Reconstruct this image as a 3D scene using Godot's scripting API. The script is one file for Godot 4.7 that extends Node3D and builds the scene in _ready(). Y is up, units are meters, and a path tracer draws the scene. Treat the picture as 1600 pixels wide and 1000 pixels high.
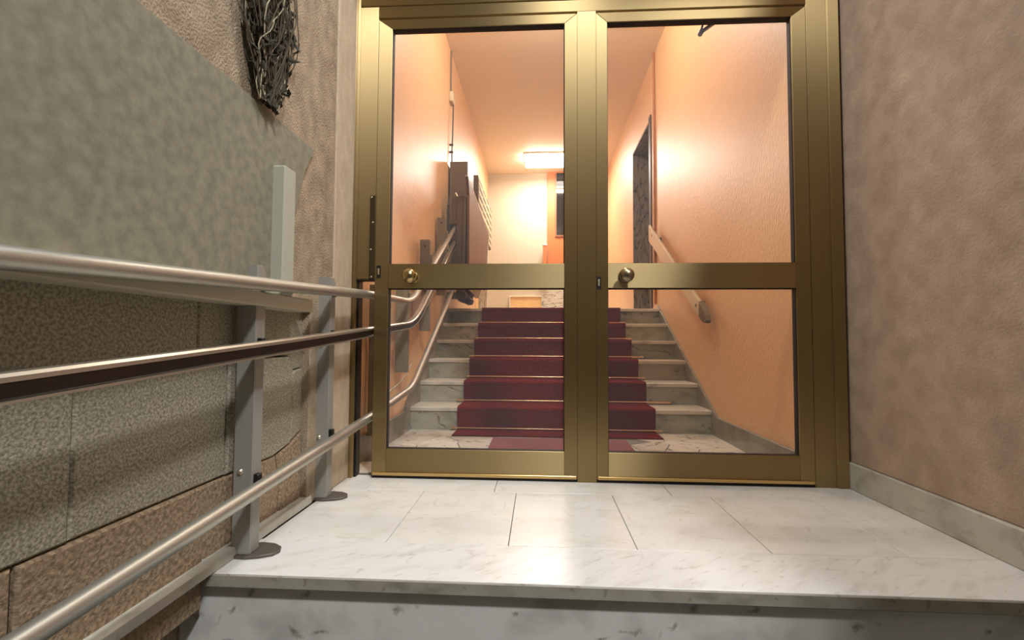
extends Node3D

# ---------------------------------------------------------------- mesh builder
class Shape:
	var v := PackedVector3Array()
	var n := PackedVector3Array()
	var t := PackedVector2Array()
	var along := -1          # axis the brushing / grain follows; -1: plain planar mapping
	var off := Vector2.ZERO
	var turn := 0.0
	func uv_of(p: Vector3, nn: Vector3) -> Vector2:
		var a := nn.abs()
		var k := 0
		if a.y >= a.x and a.y >= a.z:
			k = 1
		elif a.z >= a.x and a.z >= a.y:
			k = 2
		var r := Vector2.ZERO
		if along >= 0:
			var o := 3 - k - along
			if k == along:
				o = (along + 1) % 3
				r = Vector2(p[(along + 2) % 3], p[o])
			else:
				r = Vector2(p[along], p[o])
		elif k == 0:
			r = Vector2(p.z, p.y)
		elif k == 1:
			r = Vector2(p.x, p.z)
		else:
			r = Vector2(p.x, p.y)
		return r.rotated(turn) + off
	func put(p: Vector3, nn: Vector3, uv = null, face = null) -> void:
		v.append(p)
		n.append(nn)
		t.append(uv if uv != null else uv_of(p, face if face != null else nn))
	func tri(a: Vector3, b: Vector3, c: Vector3, out: Vector3) -> void:
		var cr := (b - a).cross(c - a)
		if cr.length_squared() < 1e-16:
			return
		var nn := cr.normalized()
		if nn.dot(out) > 0.0:
			put(a, nn); put(c, nn); put(b, nn)
		else:
			nn = -nn
			put(a, nn); put(b, nn); put(c, nn)
	func quad(a: Vector3, b: Vector3, c: Vector3, d: Vector3, out: Vector3) -> void:
		tri(a, b, c, out)
		tri(a, c, d, out)
	func smooth_quad(p: Array, nn: Array, uv: Array) -> void:
		for k in [[0, 1, 2], [0, 2, 3]]:
			var cr: Vector3 = (p[k[1]] - p[k[0]]).cross(p[k[2]] - p[k[0]])
			if cr.length_squared() < 1e-18:
				continue
			var o: Array = k if cr.dot(nn[k[0]] + nn[k[1]] + nn[k[2]]) < 0.0 else [k[0], k[2], k[1]]
			for i in o:
				put(p[i], nn[i], uv[i])
	static func lift(plane: String, q: Vector2, d: float) -> Vector3:
		if plane == "xy":
			return Vector3(q.x, q.y, d)
		if plane == "zy":
			return Vector3(d, q.y, q.x)
		return Vector3(q.x, d, q.y)
	static func inset(poly: PackedVector2Array, b: float) -> PackedVector2Array:
		var out := PackedVector2Array()
		var m := poly.size()
		for i in m:
			var p := poly[(i + m - 1) % m]
			var c := poly[i]
			var q := poly[(i + 1) % m]
			var e1 := (c - p).normalized()
			var e2 := (q - c).normalized()
			var n1 := Vector2(-e1.y, e1.x)
			var n2 := Vector2(-e2.y, e2.x)
			var k := 1.0 + n1.dot(n2)
			out.append(c + (n1 + n2) * (b / maxf(k, 0.3)))
		return out
	# polygon in a plane, pushed from d0 to d1, its edges chamfered by b at both ends
	func prism(plane: String, pts: Array, d0: float, d1: float, b := 0.0) -> Shape:
		var poly := PackedVector2Array(pts)
		if Geometry2D.is_polygon_clockwise(poly):
			poly.reverse()
		# is_polygon_clockwise works in a y-down frame: settle by the signed area
		var area := 0.0
		for i in poly.size():
			area += poly[i].cross(poly[(i + 1) % poly.size()])
		if area < 0.0:
			poly.reverse()
		if d0 > d1:
			var sw := d0
			d0 = d1
			d1 = sw
		var small := inset(poly, b) if b > 0.0 else poly
		var ends := [[d0, d0 + b, -1.0], [d1, d1 - b, 1.0]]
		var ids := Geometry2D.triangulate_polygon(small)
		for e in ends:
			var o := lift(plane, Vector2.ZERO, e[2])
			for i in range(0, ids.size(), 3):
				tri(lift(plane, small[ids[i]], e[0]), lift(plane, small[ids[i + 1]], e[0]), lift(plane, small[ids[i + 2]], e[0]), o)
		var m := poly.size()
		for i in m:
			var p := poly[i]
			var q := poly[(i + 1) % m]
			var d := (q - p).normalized()
			var side := lift(plane, Vector2(d.y, -d.x), 0.0)
			quad(lift(plane, p, d0 + b), lift(plane, q, d0 + b), lift(plane, q, d1 - b), lift(plane, p, d1 - b), side)
			if b > 0.0:
				for e in ends:
					quad(lift(plane, p, e[1]), lift(plane, q, e[1]), lift(plane, small[(i + 1) % m], e[0]), lift(plane, small[i], e[0]), side + lift(plane, Vector2.ZERO, e[2]))
		return self
	func box(lo: Vector3, hi: Vector3, b := 0.0) -> Shape:
		var r := [Vector2(lo.x, lo.y), Vector2(hi.x, lo.y), Vector2(hi.x, hi.y), Vector2(lo.x, hi.y)]
		if b > 0.0:
			r = [Vector2(lo.x + b, lo.y), Vector2(hi.x - b, lo.y), Vector2(hi.x, lo.y + b), Vector2(hi.x, hi.y - b), Vector2(hi.x - b, hi.y), Vector2(lo.x + b, hi.y), Vector2(lo.x, hi.y - b), Vector2(lo.x, lo.y + b)]
		return prism("xy", r, lo.z, hi.z, b)
	# a profile (list of Vector2 in the frame of the path) swept along a path; smooth normals
	func sweep(path: Array, profile: Array, round_profile := true, caps := true, up := Vector3.UP, scale_at: Array = []) -> Shape:
		var m := profile.size()
		var rings := []
		var norms := []
		var len_at := []
		var far := 0.0
		for i in path.size():
			var d: Vector3 = (path[mini(i + 1, path.size() - 1)] - path[maxi(i - 1, 0)]).normalized()
			var side := d.cross(up)
			if side.length() < 1e-4:
				side = d.cross(Vector3.RIGHT)
			side = side.normalized()
			var top := side.cross(d).normalized()
			if i > 0:
				far += (path[i] - path[i - 1]).length()
			len_at.append(far)
			var s: float = scale_at[i] if scale_at.size() else 1.0
			var ring := []
			var nn := []
			for k in m:
				var q: Vector2 = profile[k]
				ring.append(path[i] + (side * q.x + top * q.y) * s)
				nn.append((side * q.x + top * q.y).normalized())
			rings.append(ring)
			norms.append(nn)
		for i in path.size() - 1:
			for k in m:
				var k2 := (k + 1) % m
				if round_profile:
					smooth_quad([rings[i][k], rings[i][k2], rings[i + 1][k2], rings[i + 1][k]], [norms[i][k], norms[i][k2], norms[i + 1][k2], norms[i + 1][k]],
						[Vector2(len_at[i], float(k) / m * 0.12), Vector2(len_at[i], float(k + 1) / m * 0.12), Vector2(len_at[i + 1], float(k + 1) / m * 0.12), Vector2(len_at[i + 1], float(k) / m * 0.12)])
				else:
					quad(rings[i][k], rings[i][k2], rings[i + 1][k2], rings[i + 1][k], norms[i][k] + norms[i][k2])
		if caps:
			for e in [0, path.size() - 1]:
				var o: Vector3 = (path[0] - path[1]) if e == 0 else (path[e] - path[e - 1])
				for k in range(1, m - 1):
					tri(rings[e][0], rings[e][k], rings[e][k + 1], o)
		return self
	func tube(path: Array, r: float, seg := 16) -> Shape:
		var c := []
		for k in seg:
			c.append(Vector2(cos(TAU * k / seg), sin(TAU * k / seg)) * r)
		return sweep(path, c)
	# profile of (radius, height along the axis) turned round an axis
	func lathe(at: Vector3, axis: Vector3, prof: Array, seg := 28) -> Shape:
		var a := axis.normalized()
		var s := a.cross(Vector3.UP if absf(a.y) < 0.9 else Vector3.RIGHT).normalized()
		var u := s.cross(a)
		for i in prof.size() - 1:
			var p: Vector2 = prof[i]
			var q: Vector2 = prof[i + 1]
			if p.is_equal_approx(q):
				continue
			var np := _prof_normal(prof, i, i)
			var nq := _prof_normal(prof, i + 1, i)
			for k in seg:
				var c0 := s * cos(TAU * k / seg) + u * sin(TAU * k / seg)
				var c1 := s * cos(TAU * (k + 1) / seg) + u * sin(TAU * (k + 1) / seg)
				smooth_quad([at + c0 * p.x + a * p.y, at + c1 * p.x + a * p.y, at + c1 * q.x + a * q.y, at + c0 * q.x + a * q.y],
					[(c0 * np.x + a * np.y).normalized(), (c1 * np.x + a * np.y).normalized(), (c1 * nq.x + a * nq.y).normalized(), (c0 * nq.x + a * nq.y).normalized()],
					[Vector2(float(k) / seg, p.y), Vector2(float(k + 1) / seg, p.y), Vector2(float(k + 1) / seg, q.y), Vector2(float(k) / seg, q.y)])
		return self
	func _prof_normal(prof: Array, i: int, seg_i: int) -> Vector2:
		var d: Vector2 = prof[seg_i + 1] - prof[seg_i]
		var here := Vector2(d.y, -d.x).normalized()
		var j := i - 1 if i > seg_i else i + 1
		j = i if i > seg_i else i - 1
		if i > seg_i and i + 1 < prof.size():
			var e: Vector2 = prof[i + 1] - prof[i]
			var o := Vector2(e.y, -e.x).normalized()
			if o.dot(here) > 0.75:
				return (o + here).normalized()
		elif i == seg_i and i > 0:
			var e: Vector2 = prof[i] - prof[i - 1]
			var o := Vector2(e.y, -e.x).normalized()
			if o.dot(here) > 0.75:
				return (o + here).normalized()
		return here
	func mesh() -> ArrayMesh:
		var a := []
		a.resize(Mesh.ARRAY_MAX)
		a[Mesh.ARRAY_VERTEX] = v
		a[Mesh.ARRAY_NORMAL] = n
		a[Mesh.ARRAY_TEX_UV] = t
		var m := ArrayMesh.new()
		m.add_surface_from_arrays(Mesh.PRIMITIVE_TRIANGLES, a)
		return m

# ---------------------------------------------------------------- scene helpers
var rng := RandomNumberGenerator.new()

func S(along := -1, off := Vector2.ZERO, turn := 0.0) -> Shape:
	var s := Shape.new()
	s.along = along
	s.off = off
	s.turn = turn
	return s

func V(x: float, y: float, z: float) -> Vector3:
	return Vector3(x, y, z)

func P(x: float, y: float) -> Vector2:
	return Vector2(x, y)

func part(called: String, s: Shape, m: Material, parent: Node, label := "") -> MeshInstance3D:
	var o := MeshInstance3D.new()
	o.name = called
	o.mesh = s.mesh()
	o.material_override = m
	parent.add_child(o, true)
	if label:
		o.set_meta("label", label)
	return o

var taken := {}

func numbered(called: String) -> String:
	var k: int = taken.get(called, 0)
	taken[called] = k + 1
	return called if k == 0 else "%s_%03d" % [called, k]

func tag(o: Node, label: String, category: String, group := "", kind := "") -> void:
	o.set_meta("label", label)
	o.set_meta("category", category)
	if group:
		o.set_meta("group", group)
	if kind:
		o.set_meta("kind", kind)

func thing(called: String, label: String, category: String, at := Vector3.ZERO, group := "", kind := "") -> Node3D:
	var o := Node3D.new()
	o.name = numbered(called)
	o.position = at
	add_child(o)
	tag(o, label, category, group, kind)
	return o

func struct(called: String, label: String, category: String) -> Node3D:
	return thing(called, label, category, Vector3.ZERO, "", "structure")

func single(called: String, s: Shape, m: Material, label: String, category: String, group := "", kind := "") -> MeshInstance3D:
	var o := part(numbered(called), s, m, self)
	tag(o, label, category, group, kind)
	return o

# a polyline with its inner corners rounded
func bent(pts: Array, r: float, steps := 6) -> Array:
	var out := [pts[0]]
	for i in range(1, pts.size() - 1):
		var a: Vector3 = (pts[i - 1] - pts[i])
		var b: Vector3 = (pts[i + 1] - pts[i])
		var k := minf(r, minf(a.length(), b.length()) * 0.45)
		var p0: Vector3 = pts[i] + a.normalized() * k
		var p1: Vector3 = pts[i] + b.normalized() * k
		for s in steps + 1:
			var f := float(s) / steps
			out.append(p0.lerp(pts[i], f).lerp(pts[i].lerp(p1, f), f))
	out.append(pts[-1])
	return out

# ---------------------------------------------------------------- materials
func noise_tex(seed_: int, freq: float, ramp: Array, kind := "clouds", size := 1024, warp := 0.0) -> NoiseTexture2D:
	var f := FastNoiseLite.new()
	f.seed = seed_
	f.frequency = freq
	f.noise_type = FastNoiseLite.TYPE_SIMPLEX_SMOOTH
	f.fractal_octaves = 5
	if kind == "veins":
		f.fractal_type = FastNoiseLite.FRACTAL_RIDGED
		f.fractal_octaves = 3
		f.fractal_gain = 0.35
	elif kind == "grain":
		f.fractal_octaves = 2
	elif kind == "cells":
		f.noise_type = FastNoiseLite.TYPE_CELLULAR
		f.cellular_return_type = FastNoiseLite.RETURN_DISTANCE2_DIV
	if warp > 0.0:
		f.domain_warp_enabled = true
		f.domain_warp_amplitude = warp
		f.domain_warp_frequency = freq * 0.8
		f.domain_warp_fractal_octaves = 4
	var t := NoiseTexture2D.new()
	t.width = size
	t.height = size
	t.seamless = true
	t.noise = f
	if ramp.size():
		var g := Gradient.new()
		var offs := PackedFloat32Array()
		var cols := PackedColorArray()
		for r in ramp:
			offs.append(r[0])
			cols.append(r[1])
		g.offsets = offs
		g.colors = cols
		t.color_ramp = g
	return t

func mat(c: Color, rough: float, metal := 0.0) -> StandardMaterial3D:
	var m := StandardMaterial3D.new()
	m.albedo_color = c
	m.roughness = rough
	m.metallic = metal
	return m

func C(r: int, g: int, b: int) -> Color:
	return Color(r / 255.0, g / 255.0, b / 255.0)

func relief(m: StandardMaterial3D, t: Texture2D, cm: float) -> StandardMaterial3D:
	m.heightmap_enabled = true
	m.heightmap_texture = t
	m.heightmap_scale = cm
	return m

func detail(m: StandardMaterial3D, t: Texture2D, scale: Vector3) -> StandardMaterial3D:
	m.detail_enabled = true
	m.detail_albedo = t
	m.detail_blend_mode = BaseMaterial3D.BLEND_MODE_MUL
	m.detail_uv_layer = BaseMaterial3D.DETAIL_UV_1
	return m

var M := {}
var lump: NoiseTexture2D
var grain: NoiseTexture2D

func marble(seed_: int, base: Color, cloud: Color, vein: Color, rough: float, scale: Vector3, vein_at := 0.8, freq := 0.004, warp := 60.0) -> StandardMaterial3D:
	var m := mat(Color.WHITE, rough)
	m.albedo_texture = noise_tex(seed_, freq * 1.3, [[0.0, cloud], [0.45, base], [1.0, base.lightened(0.12)]], "clouds", 1024, warp * 0.6)
	m.detail_enabled = true
	m.detail_blend_mode = BaseMaterial3D.BLEND_MODE_MUL
	m.detail_albedo = noise_tex(seed_ + 7, freq, [[0.0, Color.WHITE], [vein_at, Color.WHITE], [minf(vein_at + 0.13, 0.98), vein], [1.0, vein]], "veins", 1024, warp)
	m.uv1_scale = scale
	return m

func materials() -> void:
	lump = noise_tex(3, 0.03, [], "clouds")
	grain = noise_tex(5, 0.12, [], "grain")
	M.slab = marble(11, C(232, 230, 222), C(221, 218, 208), C(238, 236, 230), 0.24, V(0.9, 1.3, 1), 0.86)
	M.front_slab = marble(21, C(231, 230, 225), C(214, 212, 205), C(232, 230, 225), 0.27, V(0.55, 1.9, 1), 0.84, 0.006)
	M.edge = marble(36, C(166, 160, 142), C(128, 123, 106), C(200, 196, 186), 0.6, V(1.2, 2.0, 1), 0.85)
	M.riser_out = marble(31, C(222, 220, 211), C(188, 187, 178), C(170, 168, 160), 0.4, V(0.8, 0.8, 1), 0.87, 0.004)
	M.step = marble(41, C(160, 157, 138), C(126, 125, 108), C(120, 118, 108), 0.3, V(0.9, 1.6, 1), 0.86, 0.003, 110.0)
	M.step_green = marble(51, C(136, 136, 116), C(92, 94, 78), C(130, 132, 118), 0.3, V(0.9, 1.5, 1), 0.84, 0.003, 110.0)
	M.tread = marble(61, C(205, 200, 184), C(180, 175, 158), C(215, 212, 204), 0.3, V(0.8, 0.8, 1), 0.9)
	M.crazy = [marble(71, C(222, 215, 198), C(190, 184, 168), C(130, 127, 116), 0.22, V(0.8, 0.8, 1), 0.84), marble(81, C(206, 200, 184), C(166, 161, 146), C(110, 108, 98), 0.22, V(0.75, 0.75, 1), 0.84), mat(C(128, 126, 112), 0.25)]
	M.grout = relief(mat(C(120, 114, 100), 0.9), grain, 0.1)
	M.skirt = marble(91, C(128, 121, 108), C(100, 95, 85), C(225, 222, 214), 0.35, V(0.8, 0.8, 1), 0.9)
	M.jamb_marble = marble(101, C(132, 122, 108), C(96, 88, 78), C(150, 142, 132), 0.3, V(0.5, 1.6, 1), 0.76, 0.006, 90.0)
	M.pale_marble = marble(111, C(205, 198, 184), C(180, 174, 160), C(140, 134, 122), 0.3, V(0.5, 1.6, 1), 0.78, 0.006)
	M.orange = relief(mat(C(231, 183, 130), 0.5), noise_tex(121, 0.05, [], "clouds"), 0.35)
	M.orange.uv1_scale = V(1.3, 0.45, 1)
	M.orange.metallic_specular = 0.6
	M.orange.clearcoat_enabled = true
	M.orange.clearcoat = 1.0
	M.orange.clearcoat_roughness = 0.48
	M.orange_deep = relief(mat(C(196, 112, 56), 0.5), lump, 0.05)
	M.porch_ceiling = relief(mat(C(206, 202, 194), 0.8), lump, 0.05)
	M.ceiling = relief(mat(C(236, 216, 190), 0.6), lump, 0.05)
	M.back = relief(mat(C(198, 184, 160), 0.55), lump, 0.05)
	M.plaster = relief(mat(Color.WHITE, 0.9), noise_tex(131, 0.09, [], "clouds"), 0.35)
	M.plaster.albedo_texture = noise_tex(132, 0.008, [[0.0, C(134, 118, 96)], [0.5, C(160, 141, 116)], [1.0, C(180, 160, 134)]])
	M.plaster.uv1_scale = V(1.2, 0.9, 1)
	M.plaster_strip = relief(mat(Color.WHITE, 0.85), noise_tex(133, 0.06, [], "clouds"), 0.2)
	M.plaster_strip.albedo_texture = noise_tex(134, 0.01, [[0.0, C(180, 160, 134)], [1.0, C(204, 184, 156)]])
	M.plaster_strip.uv1_scale = V(1.5, 0.5, 1)
	M.plaster_warm = relief(mat(Color.WHITE, 0.85), noise_tex(136, 0.06, [], "clouds"), 0.15)
	M.plaster_warm.albedo_texture = noise_tex(135, 0.007, [[0.0, C(168, 146, 126)], [1.0, C(196, 174, 152)]])
	M.stone = relief(mat(Color.WHITE, 0.85), noise_tex(141, 0.05, [], "clouds"), 0.14)
	M.stone.albedo_texture = noise_tex(142, 0.05, [[0.0, C(104, 100, 84)], [0.5, C(158, 150, 128)], [1.0, C(200, 192, 168)]])
	M.stone.uv1_scale = V(2, 2, 1)
	M.stone_brown = relief(mat(Color.WHITE, 0.85), noise_tex(143, 0.04, [], "clouds"), 0.16)
	M.stone_brown.albedo_texture = noise_tex(144, 0.03, [[0.0, C(96, 80, 60)], [0.5, C(146, 124, 98)], [1.0, C(180, 158, 128)]])
	M.stone_brown.uv1_scale = V(2, 2, 1)
	M.concrete = relief(mat(Color.WHITE, 0.9), grain, 0.02)
	M.concrete.albedo_texture = noise_tex(145, 0.02, [[0.0, C(120, 116, 98)], [1.0, C(152, 146, 124)]])
	M.pale_block = relief(mat(C(178, 176, 158), 0.85), grain, 0.06)
	M.sill = relief(mat(C(196, 186, 164), 0.85), grain, 0.1)
	M.kerb = marble(151, C(196, 192, 178), C(160, 155, 140), C(228, 226, 220), 0.5, V(1, 1, 1), 0.88)
	M.brass = mat(C(188, 165, 119), 0.6, 1.0)
	M.brass.anisotropy_enabled = true
	M.brass.anisotropy = -0.92
	M.brass_edge = mat(C(214, 180, 120), 0.3, 1.0)
	M.brass_dark = mat(C(112, 98, 64), 0.4, 1.0)
	M.knob_brass = mat(C(178, 158, 112), 0.24, 1.0)
	M.knob_dull = mat(C(150, 136, 108), 0.34, 1.0)
	M.gasket = mat(C(34, 26, 20), 0.7)
	M.black = mat(C(22, 20, 18), 0.45)
	M.cover_plate = mat(C(74, 62, 42), 0.45, 0.7)
	M.screw = mat(C(214, 204, 180), 0.35, 0.9)
	M.glass = mat(Color(1, 1, 1, 0.02), 0.0)
	M.glass.transparency = BaseMaterial3D.TRANSPARENCY_ALPHA
	M.tube = mat(C(184, 182, 172), 0.42, 0.8)
	M.rack = mat(C(40, 32, 28), 0.3, 0.3)
	M.rack_top = mat(C(190, 182, 166), 0.34, 0.8)
	M.galv = relief(mat(C(160, 157, 148), 0.5, 0.3), lump, 0.02)
	M.bracket = mat(C(132, 124, 104), 0.5, 0.35)
	M.base_plate = relief(mat(C(104, 96, 88), 0.5, 0.4), lump, 0.05)
	M.lift = relief(mat(C(96, 82, 68), 0.42), grain, 0.02)
	M.lift_panel = relief(mat(C(104, 74, 50), 0.45), grain, 0.02)
	M.lift_cover = mat(C(178, 152, 130), 0.35, 0.2)
	M.motor = relief(mat(C(52, 44, 38), 0.6), lump, 0.4)
	M.pale_metal = mat(C(222, 214, 198), 0.3, 0.6)
	M.mail_side = mat(C(96, 82, 58), 0.5)
	M.mail_face = mat(C(196, 176, 142), 0.5)
	M.mail_slot = mat(C(54, 44, 34), 0.6)
	M.carpet = mat(C(96, 8, 12), 1.0)
	M.carpet.uv1_scale = V(6, 6, 1)
	M.carpet.metallic_specular = 0.2
	M.mat_red = relief(mat(C(142, 52, 54), 1.0), grain, 0.3)
	M.mat_red.uv1_scale = V(6, 6, 1)
	M.rod = mat(C(214, 178, 140), 0.25, 1.0)
	M.wood = mat(C(226, 190, 130), 0.5)
	M.wood.albedo_texture = noise_tex(161, 0.01, [[0.0, C(205, 160, 100)], [1.0, C(240, 205, 150)]])
	M.wood.uv1_scale = V(8, 0.6, 1)
	M.wood.albedo_color = Color.WHITE
	M.white_trim = mat(C(240, 228, 206), 0.5)
	M.dark_glass = mat(C(28, 24, 22), 0.08)
	M.dark_frame = mat(C(150, 92, 58), 0.5)
	M.dark_wood = mat(C(66, 48, 36), 0.5)
	M.handrail = relief(mat(C(206, 196, 172), 0.32, 0.3), lump, 0.02)
	M.handrail_end = mat(C(112, 100, 78), 0.4, 0.4)
	M.cable = mat(C(120, 108, 92), 0.6)
	M.conduit = mat(C(178, 112, 70), 0.5)
	M.plastic = mat(C(214, 200, 170), 0.5)
	M.closer = mat(C(66, 50, 42), 0.4, 0.4)
	M.twig = mat(C(84, 72, 54), 0.9)
	M.twig_pale = mat(C(196, 182, 152), 0.7)
	M.leaf = mat(C(58, 54, 38), 0.85)
	M.lamp_body = mat(C(226, 220, 206), 0.4)
	M.diffuser = mat(C(255, 246, 230), 0.4)
	M.diffuser.emission_enabled = true
	M.diffuser.emission = C(255, 248, 236)
	M.diffuser.emission_energy_multiplier = 17.0
	M.porch_diffuser = mat(C(255, 248, 236), 0.4)
	M.porch_diffuser.emission_enabled = true
	M.porch_diffuser.emission = C(252, 252, 252)
	M.porch_diffuser.emission_energy_multiplier = 1.6
	M.street_diffuser = M.porch_diffuser
	M.asphalt = relief(mat(C(68, 66, 63), 0.9), grain, 0.3)
	M.facade = relief(mat(C(82, 76, 68), 0.9), lump, 0.3)

# ---------------------------------------------------------------- the scene
const LF := -0.831
const LA := -0.764
const LB := 0.0985
const LC := 0.1587
const RD := 0.2513
const RE := 0.3044
const XL := -0.985
const XR := 1.218
const CEIL := 3.79
const RISE := 0.1648
const GO := 0.2912
const Z1 := -1.1857

func _ready() -> void:
	rng.seed = 7
	var cam := Camera3D.new()
	cam.name = "camera"
	cam.transform = Transform3D(Basis(Vector3.UP, 0.05676) * Basis(Vector3.RIGHT, 0.0433) * Basis(Vector3.BACK, 0.00524), V(-0.0236, 0.6665, 2.2932))
	cam.keep_aspect = Camera3D.KEEP_HEIGHT
	cam.fov = rad_to_deg(2.0 * atan(500.0 / 745.0))
	cam.near = 0.05
	cam.far = 200.0
	add_child(cam)
	cam.current = true
	var env := Environment.new()
	env.tonemap_mode = Environment.TONE_MAPPER_LINEAR
	env.tonemap_exposure = 1.12
	env.background_mode = Environment.BG_SKY
	env.background_energy_multiplier = 1.0
	env.sdfgi_enabled = true
	env.ssao_enabled = true
	env.ssil_enabled = true
	var sky := Sky.new()
	var sm := ProceduralSkyMaterial.new()
	sm.sky_top_color = C(168, 170, 170)
	sm.sky_horizon_color = C(188, 188, 184)
	sm.ground_bottom_color = C(96, 92, 86)
	sm.ground_horizon_color = C(130, 124, 116)
	sm.sun_angle_max = 1.0
	sky.sky_material = sm
	env.sky = sky
	var we := WorldEnvironment.new()
	we.name = "world_environment"
	we.environment = env
	add_child(we)
	area_light("hall_lamp_light", V(0.12, 3.665, -5.72), V(0.72, 0.0, 0.36), 5.4, C(255, 250, 240))
	omni("added_entry_fill_light", V(0.12, 3.67, -1.6), 1.6, 0.06, C(255, 250, 240))  # fill light added to brighten the front of the hall
	area_light("porch_lamp_light", V(0.15, 3.21, 0.85), V(0.34, 0.0, 0.34), 2.5, C(250, 252, 255))
	added_street_lamp()

	materials()
	porch()
	outside_left()
	outside_right()
	front_wall_and_street()
	door_frame()
	leaf_left()
	leaf_right()
	hall_shell()
	stairs()
	carpet()
	lift_rail()
	lift()
	hall_things()

func area_light(called: String, at: Vector3, size: Vector3, energy: float, c: Color) -> void:
	var l := AreaLight3D.new()
	l.name = called
	l.area_size = Vector2(size.x, size.z)
	l.area_normalize_energy = true
	l.light_energy = energy
	l.light_color = c
	l.shadow_enabled = true
	l.set("area_range", 30.0)
	l.rotation_degrees = V(-90, 0, 0)
	l.position = at
	add_child(l)

# ---- outside
func porch() -> void:
	var f := struct("floor", "pale marble porch floor of rectangular slabs and a long front slab", "floor")
	part("bedding", S().box(V(-1.2, -0.22, -0.05), V(1.6, -0.036, 0.925)), M.grout, f)
	var g := 0.0013
	var xs := [-0.944, -0.528, -0.1215, 0.2935, 0.713, 1.13, 1.42]
	for i in xs.size() - 1:
		part("slab", S(-1, P(i * 0.37, i * 0.61), 0.5 if i % 2 else 0.2).box(V(xs[i] + g, -0.035, 0.169 + g), V(xs[i + 1] - g, rng.randf_range(-0.0006, 0.0006), 0.717 - g), 0.0012), M.slab, f)
	var ys := [-0.96, -0.80, -0.2195, 0.5525, 1.42]
	for i in ys.size() - 1:
		part("slab", S(-1, P(i * 0.53 + 0.2, i * 0.21), 0.3).box(V(ys[i] + g, -0.035, -0.05), V(ys[i + 1] - g, 0.0, 0.169 - g), 0.0012), M.slab, f)
	part("front_slab", S(-1, P(0.3, 0.1), 0.62).box(V(-0.985, -0.036, 0.717 + g), V(1.42, 0.0008, 0.955), 0.001), M.front_slab, f, "long front slab")
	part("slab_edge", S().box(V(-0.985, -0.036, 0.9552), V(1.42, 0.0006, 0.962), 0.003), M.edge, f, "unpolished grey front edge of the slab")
	part("riser", S().box(V(-1.2, -0.42, 0.90), V(1.6, -0.0362, 0.932)), M.riser_out, f, "grey marble riser under the front slab")
	single("floor_street", S().box(V(-9, -0.5, 0.9), V(9, -0.42, 13.3)), M.asphalt, "grey street surface below the marble porch step", "street", "", "structure")

func stone(z0: float, y0: float, z1: float, y1: float, m: Material, parent: Node, d := 0.0, skew: Array = []) -> void:
	var pts := [P(z0, y0), P(z1, y0), P(z1, y1), P(z0, y1)]
	if skew.size():
		pts = skew
	part("stone", S(-1, P(rng.randf(), rng.randf())).prism("zy", pts, -1.1, -0.985 + d, 0.006), m, parent)

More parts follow.
